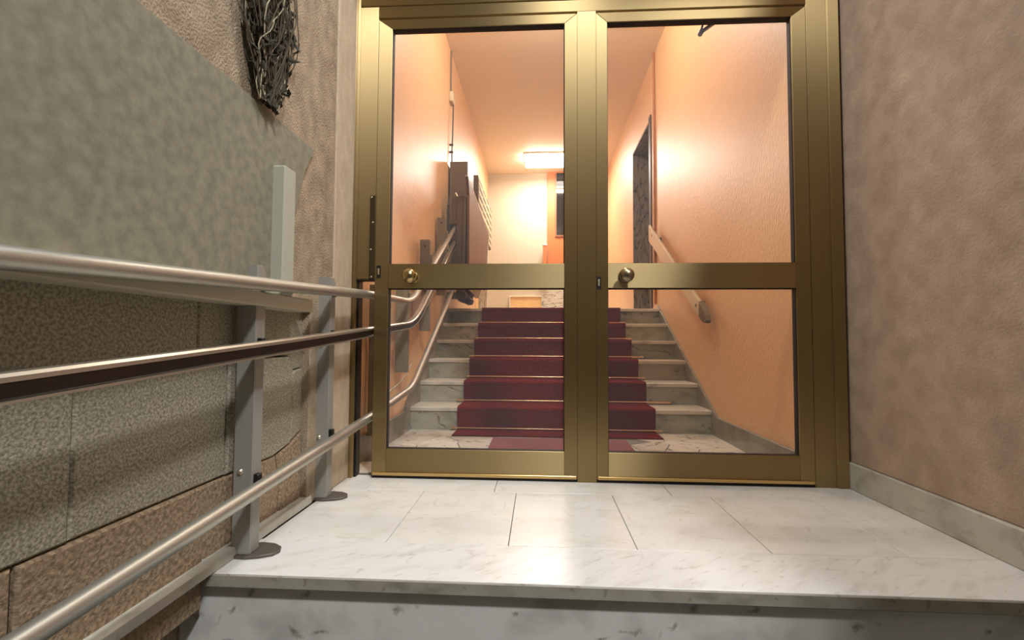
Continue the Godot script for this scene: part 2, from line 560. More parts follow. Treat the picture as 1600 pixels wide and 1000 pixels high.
func outside_left() -> void:
	var w := struct("wall_left", "rough plastered side wall left of the door with grey stones below", "wall")
	part("plaster_strip", S().prism("zy", [P(-0.02, 0.0), P(0.207, 0.0), P(0.207, 3.0), P(-0.02, 3.0)], -1.25, -0.946, 0.004), M.plaster_strip, w, "smooth pinkish plaster strip beside the frame")
	part("plaster", S().prism("zy", [P(0.207, 0.0), P(0.40, 0.0), P(0.40, 0.775), P(0.46, 0.80), P(2.6, 0.80), P(2.6, 3.0), P(0.207, 3.0)], -1.25, -0.952, 0.004), M.plaster, w)
	part("backing", S().box(V(-1.25, -0.42, 0.40), V(-1.06, 0.80, 2.6)), M.stone_brown, w)
	# the stones below the ledge, their joints uneven
	stone(0, 0, 0, 0, M.stone, w, 0.0, [P(0.395, 0.30), P(0.478, 0.27), P(0.47, 0.40), P(0.478, 0.52), P(0.455, 0.545), P(0.395, 0.55)])
	stone(0, 0, 0, 0, M.stone, w, 0.004, [P(0.481, 0.268), P(0.60, 0.245), P(0.86, 0.25), P(0.86, 0.60), P(0.50, 0.60), P(0.474, 0.545), P(0.481, 0.52), P(0.474, 0.40)])
	stone(0, 0, 0, 0, M.stone, w, -0.004, [P(0.395, 0.553), P(0.456, 0.548), P(0.474, 0.55), P(0.498, 0.603), P(0.60, 0.61), P(0.60, 0.79), P(0.395, 0.79)])
	stone(0.603, 0.605, 1.0, 0.79, M.stone, w, 0.002)
	stone(0.865, 0.25, 1.35, 0.60, M.stone, w, 0.0)
	stone(1.004, 0.605, 1.6, 0.79, M.stone, w, 0.004)
	stone(1.354, 0.25, 1.9, 0.60, M.stone, w, 0.004)
	stone(0, 0, 0, 0, M.stone_brown, w, 0.006, [P(0.40, 0.0), P(0.56, 0.0), P(0.55, 0.14), P(0.58, 0.243), P(0.478, 0.265), P(0.40, 0.296)])
	stone(0, 0, 0, 0, M.stone_brown, w, 0.002, [P(0.564, 0.0), P(0.95, 0.0), P(0.95, 0.246), P(0.60, 0.241), P(0.584, 0.243), P(0.555, 0.14)])
	stone(0.955, -0.1, 1.45, 0.246, M.stone_brown, w, 0.006)
	stone(1.455, -0.3, 1.9, 0.246, M.stone_brown, w, 0.002)
	stone(1.604, 0.605, 2.2, 0.79, M.stone, w)
	part("wall_head", S().box(V(-1.25, 3.0, -0.02), V(-0.946, 3.30, 2.6)), M.plaster, w)
	single("trim_1", S().prism("zy", [P(0.365, 0.0), P(1.9, 0.0), P(1.9, 0.034), P(0.372, 0.034)], -1.0, -0.945, 0.004), M.kerb, "low pale marble kerb along the foot of the grey stones", "kerb", "", "structure")
	single("wall_ledge", S(2).prism("zy", [P(0.507, 0.772), P(2.2, 0.772), P(2.2, 0.818), P(0.515, 0.818)], -1.0, -0.89, 0.004), M.sill, "pale stone ledge on the left wall behind the upper steel tube", "ledge", "", "structure")
	single("stone_post", S().box(V(-0.97, 0.8185, 0.662), V(-0.89, 1.262, 0.736), 0.004), M.pale_block, "pale grey square stone post standing on the wall ledge", "post")
	part("concrete_panel", S().prism("zy", [P(0.443, 1.434), P(1.9, 1.434), P(1.9, 0.819), P(0.60, 0.819), P(0.60, 1.02), P(0.585, 1.12), P(0.546, 1.229), P(0.515, 1.32)], -1.0, -0.932, 0.004), M.concrete, w, "grey concrete panel with a slanting end")
	dry_plant()

func dry_plant() -> void:
	var p := thing("dry_vine", "bundle of dry twisted vine twigs against the plaster above the concrete panel", "plant", V(-0.925, 1.435, 0.80))
	var r := RandomNumberGenerator.new()
	r.seed = 42
	var dark := S()
	var pale := S()
	var leaves := S()
	for i in 135:
		var a := r.randf_range(0, TAU)
		var k := sqrt(r.randf())
		var top := r.randf_range(0.22, 0.62)
		var pts := []
		var ph := r.randf_range(0, TAU)
		var sw := r.randf_range(0.2, 2.6) * (1.0 if r.randf() < 0.5 else -1.0)
		for j in 13:
			var f := j / 12.0
			var y := f * top
			var wide := (0.055 + 0.30 * pow(clampf(y / 0.33, 0, 1), 1.1) * 0.42) * (1.0 - clampf((y - 0.30) / 0.34, 0, 1) * 0.62)
			var b := a + sw * f
			pts.append(V(cos(b) * k * wide * 0.24 + 0.012, y, sin(b) * k * wide + 0.012 * sin(ph + j * 1.1)))
		(pale if i % 8 == 0 else dark).sweep(pts, [P(1, 0), P(0.3, 0.95), P(-0.8, 0.6), P(-0.8, -0.6), P(0.3, -0.95)].map(func(q): return q * r.randf_range(0.0011, 0.0026)), true, false)
	for i in 260:
		var y := r.randf_range(0.0, 0.34) if i < 190 else r.randf_range(0.3, 0.5)
		var wide := 0.05 + 0.34 * y
		if y > 0.3:
			wide = 0.15 - (y - 0.3) * 0.3
		var c := V(r.randf_range(-0.01, 0.035), y, r.randf_range(-1, 1) * wide)
		var d := V(r.randf_range(-1, 1), r.randf_range(-1.6, 0.6), r.randf_range(-1, 1)).normalized() * r.randf_range(0.015, 0.035)
		var e := d.cross(V(r.randf(), r.randf(), r.randf())).normalized() * r.randf_range(0.004, 0.010)
		var o := d.cross(e)
		leaves.tri(c - d, c + e + o.normalized() * 0.003, c + d, o)
		leaves.tri(c - d, c - e + o.normalized() * 0.003, c + d, o)
	part("twig", dark, M.twig, p).set_meta("kind", "stuff")
	part("pale_twig", pale, M.twig_pale, p, "pale bare twigs").set_meta("kind", "stuff")
	part("dead_leaf", leaves, M.leaf, p).set_meta("kind", "stuff")

func outside_right() -> void:
	var w := struct("wall_right", "warm plastered side wall right of the door above a marble skirting", "wall")
	part("plaster", S().box(V(1.405, 0.12, -0.02), V(1.7, 3.295, 2.6), 0.004), M.plaster_warm, w)
	part("skirting", S().box(V(1.392, 0.0, -0.02), V(1.7, 0.12, 0.96), 0.004), M.kerb, w, "pale marble skirting")
	part("footing", S().box(V(1.405, -0.42, 0.961), V(1.7, 0.12, 2.6)), M.kerb, w)

func front_wall_and_street() -> void:
	var w := struct("wall_front", "plastered wall and header above the brass coloured entrance", "wall")
	part("plaster", S().box(V(-1.25, 2.47, -0.30), V(1.7, 4.2, -0.02)), M.plaster_warm, w)
	part("plaster", S().box(V(-1.25, -0.2, -0.30), V(XL - 0.001, 2.47, -0.02)), M.plaster, w)
	part("plaster", S().box(V(XR + 0.17, -0.2, -0.30), V(1.7, 2.47, -0.02)), M.plaster, w)
	single("ceiling_porch", S().box(V(-1.3, 3.30, -0.02), V(1.75, 3.48, 1.2), 0.004), M.porch_ceiling, "flat plastered porch ceiling above the entrance", "ceiling", "", "structure")
	var l := thing("ceiling_lamp", "square opal lamp under the porch ceiling above the door", "lamp", V(0.15, 3.30, 0.85))
	part("housing", S().box(V(-0.21, -0.035, -0.21), V(0.21, 0.0, 0.21), 0.006), M.lamp_body, l)
	part("diffuser", S().box(V(-0.19, -0.08, -0.19), V(0.19, -0.0355, 0.19), 0.012), M.porch_diffuser, l)
	# across the street: what the glass mirrors
	var o := struct("wall_opposite", "stone house front across the street with tall shuttered windows", "wall")
	part("plaster", S().box(V(-12, -0.42, 13.3), V(12, 13.0, 13.8)), M.facade, o)
	var r := RandomNumberGenerator.new()
	r.seed = 5
	var st := S()
	for row in 4:
		for k in 16:
			var x := -8.4 + k * 1.05 + (0.5 if row % 2 else 0.0)
			st.box(V(x, -0.4 + row * 0.5, 13.2 + r.randf() * 0.03), V(x + 1.02, 0.07 + row * 0.5, 13.3), 0.02)
	part("stone_course", st, M.facade, o).set_meta("kind", "stuff")

# ---- the door
func bolt_strip(parent: Node) -> void:
	var pl := part("cover_plate", S(1).box(V(-0.860, 0.966, 0.0005), V(-0.8345, 1.381, 0.004), 0.0008), M.cover_plate, parent, "dark metal cover plate with pale screws")
	for q in [P(-0.853, 1.372), P(-0.845, 1.246), P(-0.853, 1.112), P(-0.848, 0.976)]:
		part("screw", S().lathe(V(q.x, q.y, 0.004), V(0, 0, 1), [P(0, 0.0022), P(0.0025, 0.002), P(0.0042, 0.001), P(0.0045, 0)], 12), M.screw, pl)

func door_frame() -> void:
	var f := struct("trim_2", "brass coloured aluminium door frame with jambs, mullion and header bars", "door frame")
	var d := -0.062
	for s in [[-0.972, -0.955, 0.012], [-0.9545, -0.9385, 0.005], [-0.938, -0.926, 0.010]]:
		part("cover_strip", S(1).box(V(s[0], 0.0, d), V(s[1], 2.47, s[2]), 0.002), M.brass, f)
	# the left jamb ends above the rails of the lift, its lower part is cut out
	part("jamb", S(1).box(V(-0.925, 0.966, d), V(-0.8345, 2.345, 0.0), 0.0015), M.brass, f)
	part("jamb_end", S().box(V(-0.924, 0.9595, d), V(-0.836, 0.9655, -0.001)), M.black, f, "black end of the cut jamb")
	part("jamb_shadow_strip", S().box(V(-0.925, 0.0, d), V(-0.9135, 0.959, -0.012)), M.black, f, "black strip painted for the shadow gap of the cut-out")  # shade of the narrow gap, put in as a black strip
	bolt_strip(f)
	part("mullion", S(1).box(V(LC + 0.0015, 0.0, d), V(RD - 0.0015, 2.2875, 0.0), 0.0012), M.brass, f)
	part("jamb", S(1).box(V(1.2475, 0.0, d), V(1.34, 2.345, 0.0), 0.0015), M.brass, f)
	part("cover_strip", S(1).box(V(1.3405, 0.0, d), V(1.392, 2.47, 0.010), 0.002), M.brass, f)
	part("header", S(0).box(V(-0.834, 2.288, d), V(1.247, 2.345, 0.0), 0.0012), M.brass, f)
	part("header_cover", S(0).box(V(-0.925, 2.3505, d), V(1.34, 2.392, 0.004), 0.002), M.brass, f)
	part("header_gap", S().box(V(-0.925, 2.3455, d), V(1.34, 2.350, -0.010)), M.gasket, f)
	part("transom_frame", S(0).box(V(-0.925, 2.408, d), V(1.34, 2.47, 0.002), 0.002), M.brass, f)
	part("transom_gap", S().box(V(-0.925, 2.3925, d), V(1.34, 2.4075, -0.020)), M.gasket, f)
	part("sill_bar", S(0).box(V(LF, 0.0, -0.058), V(1.2455, 0.004, -0.006)), M.gasket, f)

func knob(parent: Node, at: Vector3, m: Material, rm: Material) -> void:
	var r := 0.0345
	var prof := []
	for i in 15:
		var a := PI * i / 16.0
		prof.append(P(sin(a) * r, 0.056 + cos(a) * r * 0.92))
	prof.append(P(0.013, 0.022))
	prof.append(P(0.013, 0.006))
	var k := part("knob", S().lathe(at, V(0, 0, 1), prof, 40), m, parent, "round metal door knob")
	part("rosette", S().lathe(at, V(0, 0, 1), [P(0.0, 0.012), P(0.024, 0.0115), P(0.030, 0.009), P(0.032, 0.004), P(0.032, 0.0)], 36), rm, k)

func lock(parent: Node, x: float, y: float) -> void:
	var k := part("lock_plate", S().box(V(x - 0.0095, y - 0.031, 0.0002), V(x + 0.0095, y + 0.031, 0.003), 0.002), M.black, parent, "small black lock plate")
	part("lock_cylinder", S().prism("xy", [P(x - 0.004, y - 0.015), P(x + 0.004, y - 0.015), P(x + 0.0045, y + 0.004), P(x + 0.005, y + 0.016), P(x - 0.005, y + 0.016), P(x - 0.0045, y + 0.004)], 0.003, 0.006, 0.001), M.screw, k)

func leaf(called: String, label: String, x0: float, xa: float, xb: float, x1: float) -> Node3D:
	var o := thing(called, label, "glass door", Vector3.ZERO, "", "structure")
	var z := -0.044
	var top := 2.277
	var it := 2.2296
	var b := 0.0014
	var g := 0.0004
	part("stile", S(1).prism("xy", [P(x0, 0.016), P(xa, 0.016), P(xa, it), P(x0, top)], z, 0.0, b), M.brass, o)
	part("stile", S(1).prism("xy", [P(xb, 0.016), P(x1, 0.016), P(x1, top), P(xb, it)], z, 0.0, b), M.brass, o)
	part("top_rail", S(0).prism("xy", [P(x0 + 0.001, top), P(xa + g, it), P(xb - g, it), P(x1 - 0.001, top)], z, 0.0, b), M.brass, o)
	part("middle_rail", S(0).box(V(xa + g, 0.9206, z), V(xb - g, 1.0392, -0.001), b), M.brass, o)
	part("bottom_rail", S(0).box(V(xa + g, 0.030, z), V(xb - g, 0.1405, -0.001), b), M.brass, o)
	part("bottom_seal", S(0).box(V(x0 + 0.004, 0.0145, z), V(x1 - 0.004, 0.0298, 0.006), 0.002), M.brass_edge, o, "bright metal seal strip along the foot")
	part("brush", S().box(V(x0 + 0.006, 0.0045, z + 0.006), V(x1 - 0.006, 0.0143, -0.004)), M.gasket, o)
	for s in [[0.1405, 0.9206], [1.0392, it]]:
		var up: float = s[1]
		var lo: float = s[0]
		var frame := S()
		frame.box(V(xa, lo, -0.040), V(xa + 0.0035, up, -0.010))
		frame.box(V(xb - 0.0035, lo, -0.040), V(xb, up, -0.010))
		frame.box(V(xa, up - 0.004, -0.042), V(xb, up, -0.006))
		frame.box(V(xa, lo, -0.040), V(xb, lo + 0.0025, -0.010))
		part("gasket", frame, M.gasket, o)
		part("glass_pane", S().box(V(xa + 0.001, lo + 0.001, -0.030), V(xb - 0.001, up - 0.001, -0.024)), M.glass, o)
	return o

func leaf_left() -> void:
	var o := leaf("door_1", "left glazed door leaf in brass coloured aluminium with a shiny brass knob", LF, LA, LB, LC)
	part("edge_brush", S().box(V(LF - 0.0033, 0.006, -0.040), V(LF - 0.0002, 0.962, -0.008)), M.black, o)
	knob(o, V(-0.645, 0.974, -0.001), M.knob_brass, M.knob_brass)
	lock(o, -0.812, 1.002)

func leaf_right() -> void:
	var o := leaf("door_2", "right glazed door leaf in brass coloured aluminium with a dull grey knob", RD, RE, 1.180, 1.245)
	knob(o, V(0.385, 0.976, -0.001), M.knob_dull, M.knob_dull)
	lock(o, 0.2615, 0.945)
	# closer arm behind the head of the leaf
	var c := part("door_closer", S().box(V(0.93, 2.30, -0.10), V(1.16, 2.345, -0.050), 0.004), M.closer, o, "dark door closer with folded arms")
	part("closer_arm", S().sweep([V(0.789, 2.228, -0.10), V(0.96, 2.345, -0.095)], [P(0.011, 0.006), P(-0.011, 0.006), P(-0.011, -0.006), P(0.011, -0.006)], false), M.closer, c)
	part("closer_arm", S().sweep([V(0.788, 2.226, -0.112), V(0.826, 2.36, -0.11)], [P(0.008, 0.005), P(-0.008, 0.005), P(-0.008, -0.005), P(0.008, -0.005)], false), M.closer, c)
	part("closer_pivot", S().lathe(V(0.790, 2.228, -0.118), V(0, 0, 1), [P(0, 0.03), P(0.011, 0.03), P(0.012, 0.028), P(0.012, 0.0), P(0, 0)], 18), M.closer, c)

# ---- the hall
func hall_shell() -> void:
	var f := struct("floor_hall", "entrance hall floor of irregular pale marble pieces with grey joints", "floor")
	part("bedding", S().box(V(XL - 0.3, -0.15, -7.0), V(XR + 0.5, 0.006, -0.052)), M.grout, f)
	marble_pieces(f)
	var l := struct("wall_hall_left", "glossy orange painted hall wall behind the stair lift", "wall")
	part("plaster", S().box(V(XL - 0.3, 0.0, -4.80), V(XL, CEIL, -0.064)), M.orange, l)
	part("plaster", S().box(V(XL - 0.3, 3.1, -5.20), V(XL, CEIL, -4.80)), M.orange, l)
	part("plaster", S().box(V(XL - 0.3, 0.0, -6.8), V(XL, CEIL, -5.20)), M.orange, l)
	var r := struct("wall_hall_right", "glossy orange painted hall wall carrying the handrail", "wall")
	part("plaster", S().box(V(XR, 0.0, -3.08), V(XR + 0.36, CEIL, -0.064)), M.orange, r)
	part("plaster", S().box(V(XR, 3.165, -4.04), V(XR + 0.36, CEIL, -3.08)), M.orange, r)
	part("plaster", S().box(V(XR, 0.0, -6.8), V(XR + 0.36, CEIL, -4.04)), M.orange, r)
	single("wall_hall_back", S().box(V(XL - 0.3, 0.0, -6.8), V(XR + 0.36, CEIL, -6.5)), M.back, "cream back wall of the upper hall under the ceiling light", "wall", "", "structure")
	single("ceiling", S().box(V(XL - 0.3, CEIL, -6.8), V(XR + 0.36, CEIL + 0.2, -0.02)), M.ceiling, "plain peach coloured hall ceiling", "ceiling", "", "structure")
	# stepped skirting up both sides of the stairs
	var nose := Z1 - 5 * GO
	single("baseboard_left", S().prism("zy", [P(-0.064, 0.006), P(-0.064, 0.150), P(-1.038, 0.160), P(-1.075, 0.165), P(-1.12, 0.215), P(nose - 0.03, 1.13), P(nose - 0.03, 0.9), P(-1.5, 0.006)], XL, -0.967, 0.002), M.skirt, "grey marble skirting climbing beside the stairs under the lift rails", "skirting", "", "structure")
	single("baseboard_right", S().prism("zy", [P(-0.064, 0.006), P(-0.064, 0.144), P(-1.10, 0.142), P(nose - 0.08, 1.035), P(nose - 0.08, 0.9), P(-1.5, 0.006)], 1.2, XR, 0.002), M.skirt, "grey marble skirting climbing beside the stairs below the handrail", "skirting", "", "structure")
	# the deep marble-lined doorway on the right
	var d := struct("door_3", "deep doorway lined with dark veined marble in the right hall wall", "doorway")
	part("marble_lining", S(1).box(V(XR - 0.004, 1.0, -4.04), V(XR + 0.40, 3.165, -4.015), 0.002), M.jamb_marble, d)
	part("marble_lining", S(1).box(V(XR - 0.004, 1.0, -3.105), V(XR + 0.40, 3.165, -3.08), 0.002), M.jamb_marble, d)
	part("marble_lining", S(2).box(V(XR - 0.004, 3.14, -4.015), V(XR + 0.40, 3.165, -3.105), 0.002), M.jamb_marble, d)
	part("door_panel", S(1).box(V(XR + 0.40, 1.0, -4.04), V(XR + 0.45, 3.17, -3.08), 0.002), M.dark_wood, d)
	part("edge_trim", S(1).box(V(XR - 0.014, 1.0, -3.075), V(XR - 0.0005, 3.19, -2.985), 0.002), M.dark_wood, d, "dark edge strip")
	# the narrow doorway on the left
	var e := struct("door_4", "narrow wooden door with a pale marble surround beyond the stair lift", "door")
	part("door_panel", S(1).box(V(XL - 0.25, 1.0, -5.20), V(XL + 0.006, 3.1, -4.80), 0.003), M.wood, e)
	part("marble_surround", S(1).box(V(XL, 1.0, -5.32), V(-0.845, 2.31, -5.20), 0.003), M.pale_marble, e, "pale speckled marble upright")
	# orange end wall with its dark window
	single("wall_stairwell", S().box(V(0.125, 1.68, -6.5), V(XR, CEIL, -6.42), 0.003), M.orange_deep, "orange wall with a dark window at the end of the hall", "wall", "", "structure")
	single("wall_stairwell_plinth", S(0).box(V(0.02, 1.0, -6.5), V(XR, 1.6795, -6.40), 0.004), M.pale_marble, "pale veined marble plinth under the orange end wall", "plinth", "", "structure")
	var wn := struct("window_1", "dark glazed window with an orange frame in the end wall", "window")
	part("frame", S(1).box(V(0.262, 2.575, -6.4195), V(0.29, 3.76, -6.395), 0.003), M.dark_frame, wn)
	part("frame", S(1).box(V(0.80, 2.575, -6.4195), V(0.828, 3.76, -6.395), 0.003), M.dark_frame, wn)
	part("frame", S(0).box(V(0.29, 2.575, -6.4195), V(0.80, 2.60, -6.395), 0.003), M.dark_frame, wn)
	part("frame", S(0).box(V(0.29, 3.46, -6.4195), V(0.80, 3.485, -6.395), 0.003), M.dark_frame, wn)
	part("pane", S().box(V(0.29, 2.60, -6.4195), V(0.80, 3.46, -6.408)), M.dark_glass, wn)
	part("pane", S().box(V(0.29, 3.485, -6.4195), V(0.80, 3.76, -6.408)), M.dark_glass, wn)
	var pst := struct("wall_newel", "small orange pier with a cream cap beside the end wall", "pier")
	part("pier", S().box(V(0.045, 1.6805, -6.4), V(0.112, 2.40, -6.33), 0.003), M.orange_deep, pst)
	part("cap", S().box(V(0.035, 2.40, -6.41), V(0.122, 2.425, -6.32), 0.004), M.white_trim, pst)

func marble_pieces(f: Node3D) -> void:
	# broken pieces laid with thin joints: cells of a jittered grid
	var r := RandomNumberGenerator.new()
	r.seed = 9
	var cols := 9
	var rows := 5
	var x0 := XL
	var x1 := XR
	var z0 := -1.235
	var z1 := -0.06
	var pts := []
	for j in rows:
		for i in cols:
			pts.append(P(x0 + (x1 - x0) * (i + 0.5 + r.randf_range(-0.42, 0.42)) / cols, z0 + (z1 - z0) * (j + 0.5 + r.randf_range(-0.42, 0.42)) / rows))
	for a in pts.size():
		var cell := PackedVector2Array([P(x0, z0), P(x1, z0), P(x1, z1), P(x0, z1)])
		for b in pts.size():
			if a == b or (pts[a] - pts[b]).length() > 0.9:
				continue
			var mid: Vector2 = (pts[a] + pts[b]) * 0.5
			var dir: Vector2 = (pts[b] - pts[a]).normalized()
			var per := P(-dir.y, dir.x)
			var q := mid - dir * 0.0035
			var half := PackedVector2Array([q + per * 4, q - per * 4, q - per * 4 - dir * 4, q + per * 4 - dir * 4])
			var got := Geometry2D.intersect_polygons(cell, half)
			if got.size() == 0:
				cell = PackedVector2Array()
				break
			cell = got[0]
		if cell.size() < 3:
			continue
		var k := r.randf()
		part("marble_piece", S(-1, P(r.randf(), r.randf()), r.randf_range(0, TAU)).prism("xz", Array(cell), -0.01, 0.0115 + r.randf() * 0.0012, 0.0012), M.crazy[2] if k < 0.10 else (M.crazy[1] if k < 0.45 else M.crazy[0]), f)

func stairs() -> void:
	var s := struct("staircase", "marble staircase of six steps rising into the upper hall", "staircase")
	for k in 6:
		var z := Z1 - k * GO
		var y := 0.012 + k * RISE
		var back := z - GO - 0.02 if k < 5 else -6.5
		part("riser", S(0, P(k * 0.43, k * 0.37), [0.12, 0.3, -0.2, 0.25, 0.0, 0.4][k]).box(V(XL + 0.001, y - 0.012, z - 0.035), V(XR - 0.001, y + RISE - 0.0305, z - 0.012), 0.001), M.step_green if k in [3, 5] else M.step, s)
		part("tread", S(0, P(k * 0.31, k * 0.71)).box(V(XL + 0.001, y + RISE - 0.030, back), V(XR - 0.001, y + RISE, z), 0.004), M.tread, s)
	part("core", S().box(V(XL + 0.002, 0.0, -6.49), V(XR - 0.002, 0.9, Z1 - 5 * GO - 0.04)), M.grout, s)

func carpet() -> void:
	# one runner: over the floor, then up every riser and over every tread
	var th := 0.008
	var prof := [P(-0.965, 0.0135)]
	for k in 6:
		var z := Z1 - k * GO
		var y := 0.012 + k * RISE
		prof.append(P(z - 0.003, y + 0.0012))
		prof.append(P(z - 0.003, y + RISE - 0.026))
		prof.append(P(z + 0.001, y + RISE - 0.022))
		prof.append(P(z + 0.001, y + RISE - 0.004))
		prof.append(P(z - 0.005, y + RISE + 0.001))
	prof.append(P(-4.6, 1.002))
	var outer := []
	for i in prof.size():
		var a: Vector2 = prof[maxi(i - 1, 0)]
		var b: Vector2 = prof[mini(i + 1, prof.size() - 1)]
		var d := (b - a).normalized()
		outer.append(prof[i] + P(d.y, -d.x) * (-th if P(d.y, -d.x).dot(P(1, 1)) < 0 else th))
	var sh := S()
	for i in prof.size() - 1:
		var mid := (outer[i] + outer[i + 1] - prof[i] - prof[i + 1]) as Vector2
		var o := V(0, mid.y, mid.x)
		var x0 := -0.617
		var x1 := 0.807
		sh.quad(V(x0, outer[i].y, outer[i].x), V(x1, outer[i].y, outer[i].x), V(x1, outer[i + 1].y, outer[i + 1].x), V(x0, outer[i + 1].y, outer[i + 1].x), o)
		sh.quad(V(x0, prof[i].y, prof[i].x), V(x1, prof[i].y, prof[i].x), V(x1, prof[i + 1].y, prof[i + 1].x), V(x0, prof[i + 1].y, prof[i + 1].x), -o)
		sh.quad(V(x0, prof[i].y, prof[i].x), V(x0, prof[i + 1].y, prof[i + 1].x), V(x0, outer[i + 1].y, outer[i + 1].x), V(x0, outer[i].y, outer[i].x), V(-1, 0, 0))
		sh.quad(V(x1, prof[i].y, prof[i].x), V(x1, prof[i + 1].y, prof[i + 1].x), V(x1, outer[i + 1].y, outer[i + 1].x), V(x1, outer[i].y, outer[i].x), V(1, 0, 0))
	sh.quad(V(-0.617, prof[0].y, prof[0].x), V(0.807, prof[0].y, prof[0].x), V(0.807, outer[0].y, outer[0].x), V(-0.617, outer[0].y, outer[0].x), V(0, 0, 1))
	single("stair_carpet", sh, M.carpet, "dark red carpet runner laid up the middle of the marble stairs", "carpet")
	single("door_mat", S().box(V(-0.328, 0.0128, -0.895), V(0.545, 0.024, -0.50), 0.003), M.mat_red, "dull red mat on the marble floor in front of the runner", "mat")
	var words := ["lowest brass rod holding the red runner at the foot of the first riser", "brass rod holding the red runner below the second riser", "brass rod holding the red runner below the third riser", "brass rod holding the red runner below the fourth riser", "brass rod holding the red runner below the fifth riser", "highest brass rod holding the red runner below the top riser"]
	var ext := [[-0.66, 0.85], [-0.67, 0.99], [-0.64, 0.86], [-0.66, 0.91], [-0.64, 0.86], [-0.64, 0.86]]
	for k in 6:
		var z := Z1 - k * GO + 0.0095
		var y := 0.012 + k * RISE + 0.018
		var o := thing("stair_rod", words[k], "stair rod", V(0, y, z), "brass rods of the stair runner")
		part("rod", S().tube([V(ext[k][0], 0, 0), V(ext[k][1], 0, 0)], 0.008, 12), M.rod, o)
		for x in [ext[k][0] + 0.012, ext[k][1] - 0.012]:
			part("bracket", S().box(V(x - 0.008, -0.009, -0.016), V(x + 0.008, 0.009, 0.004), 0.002), M.rod, o)

# ---- the lift and its rails
const TX := -0.862

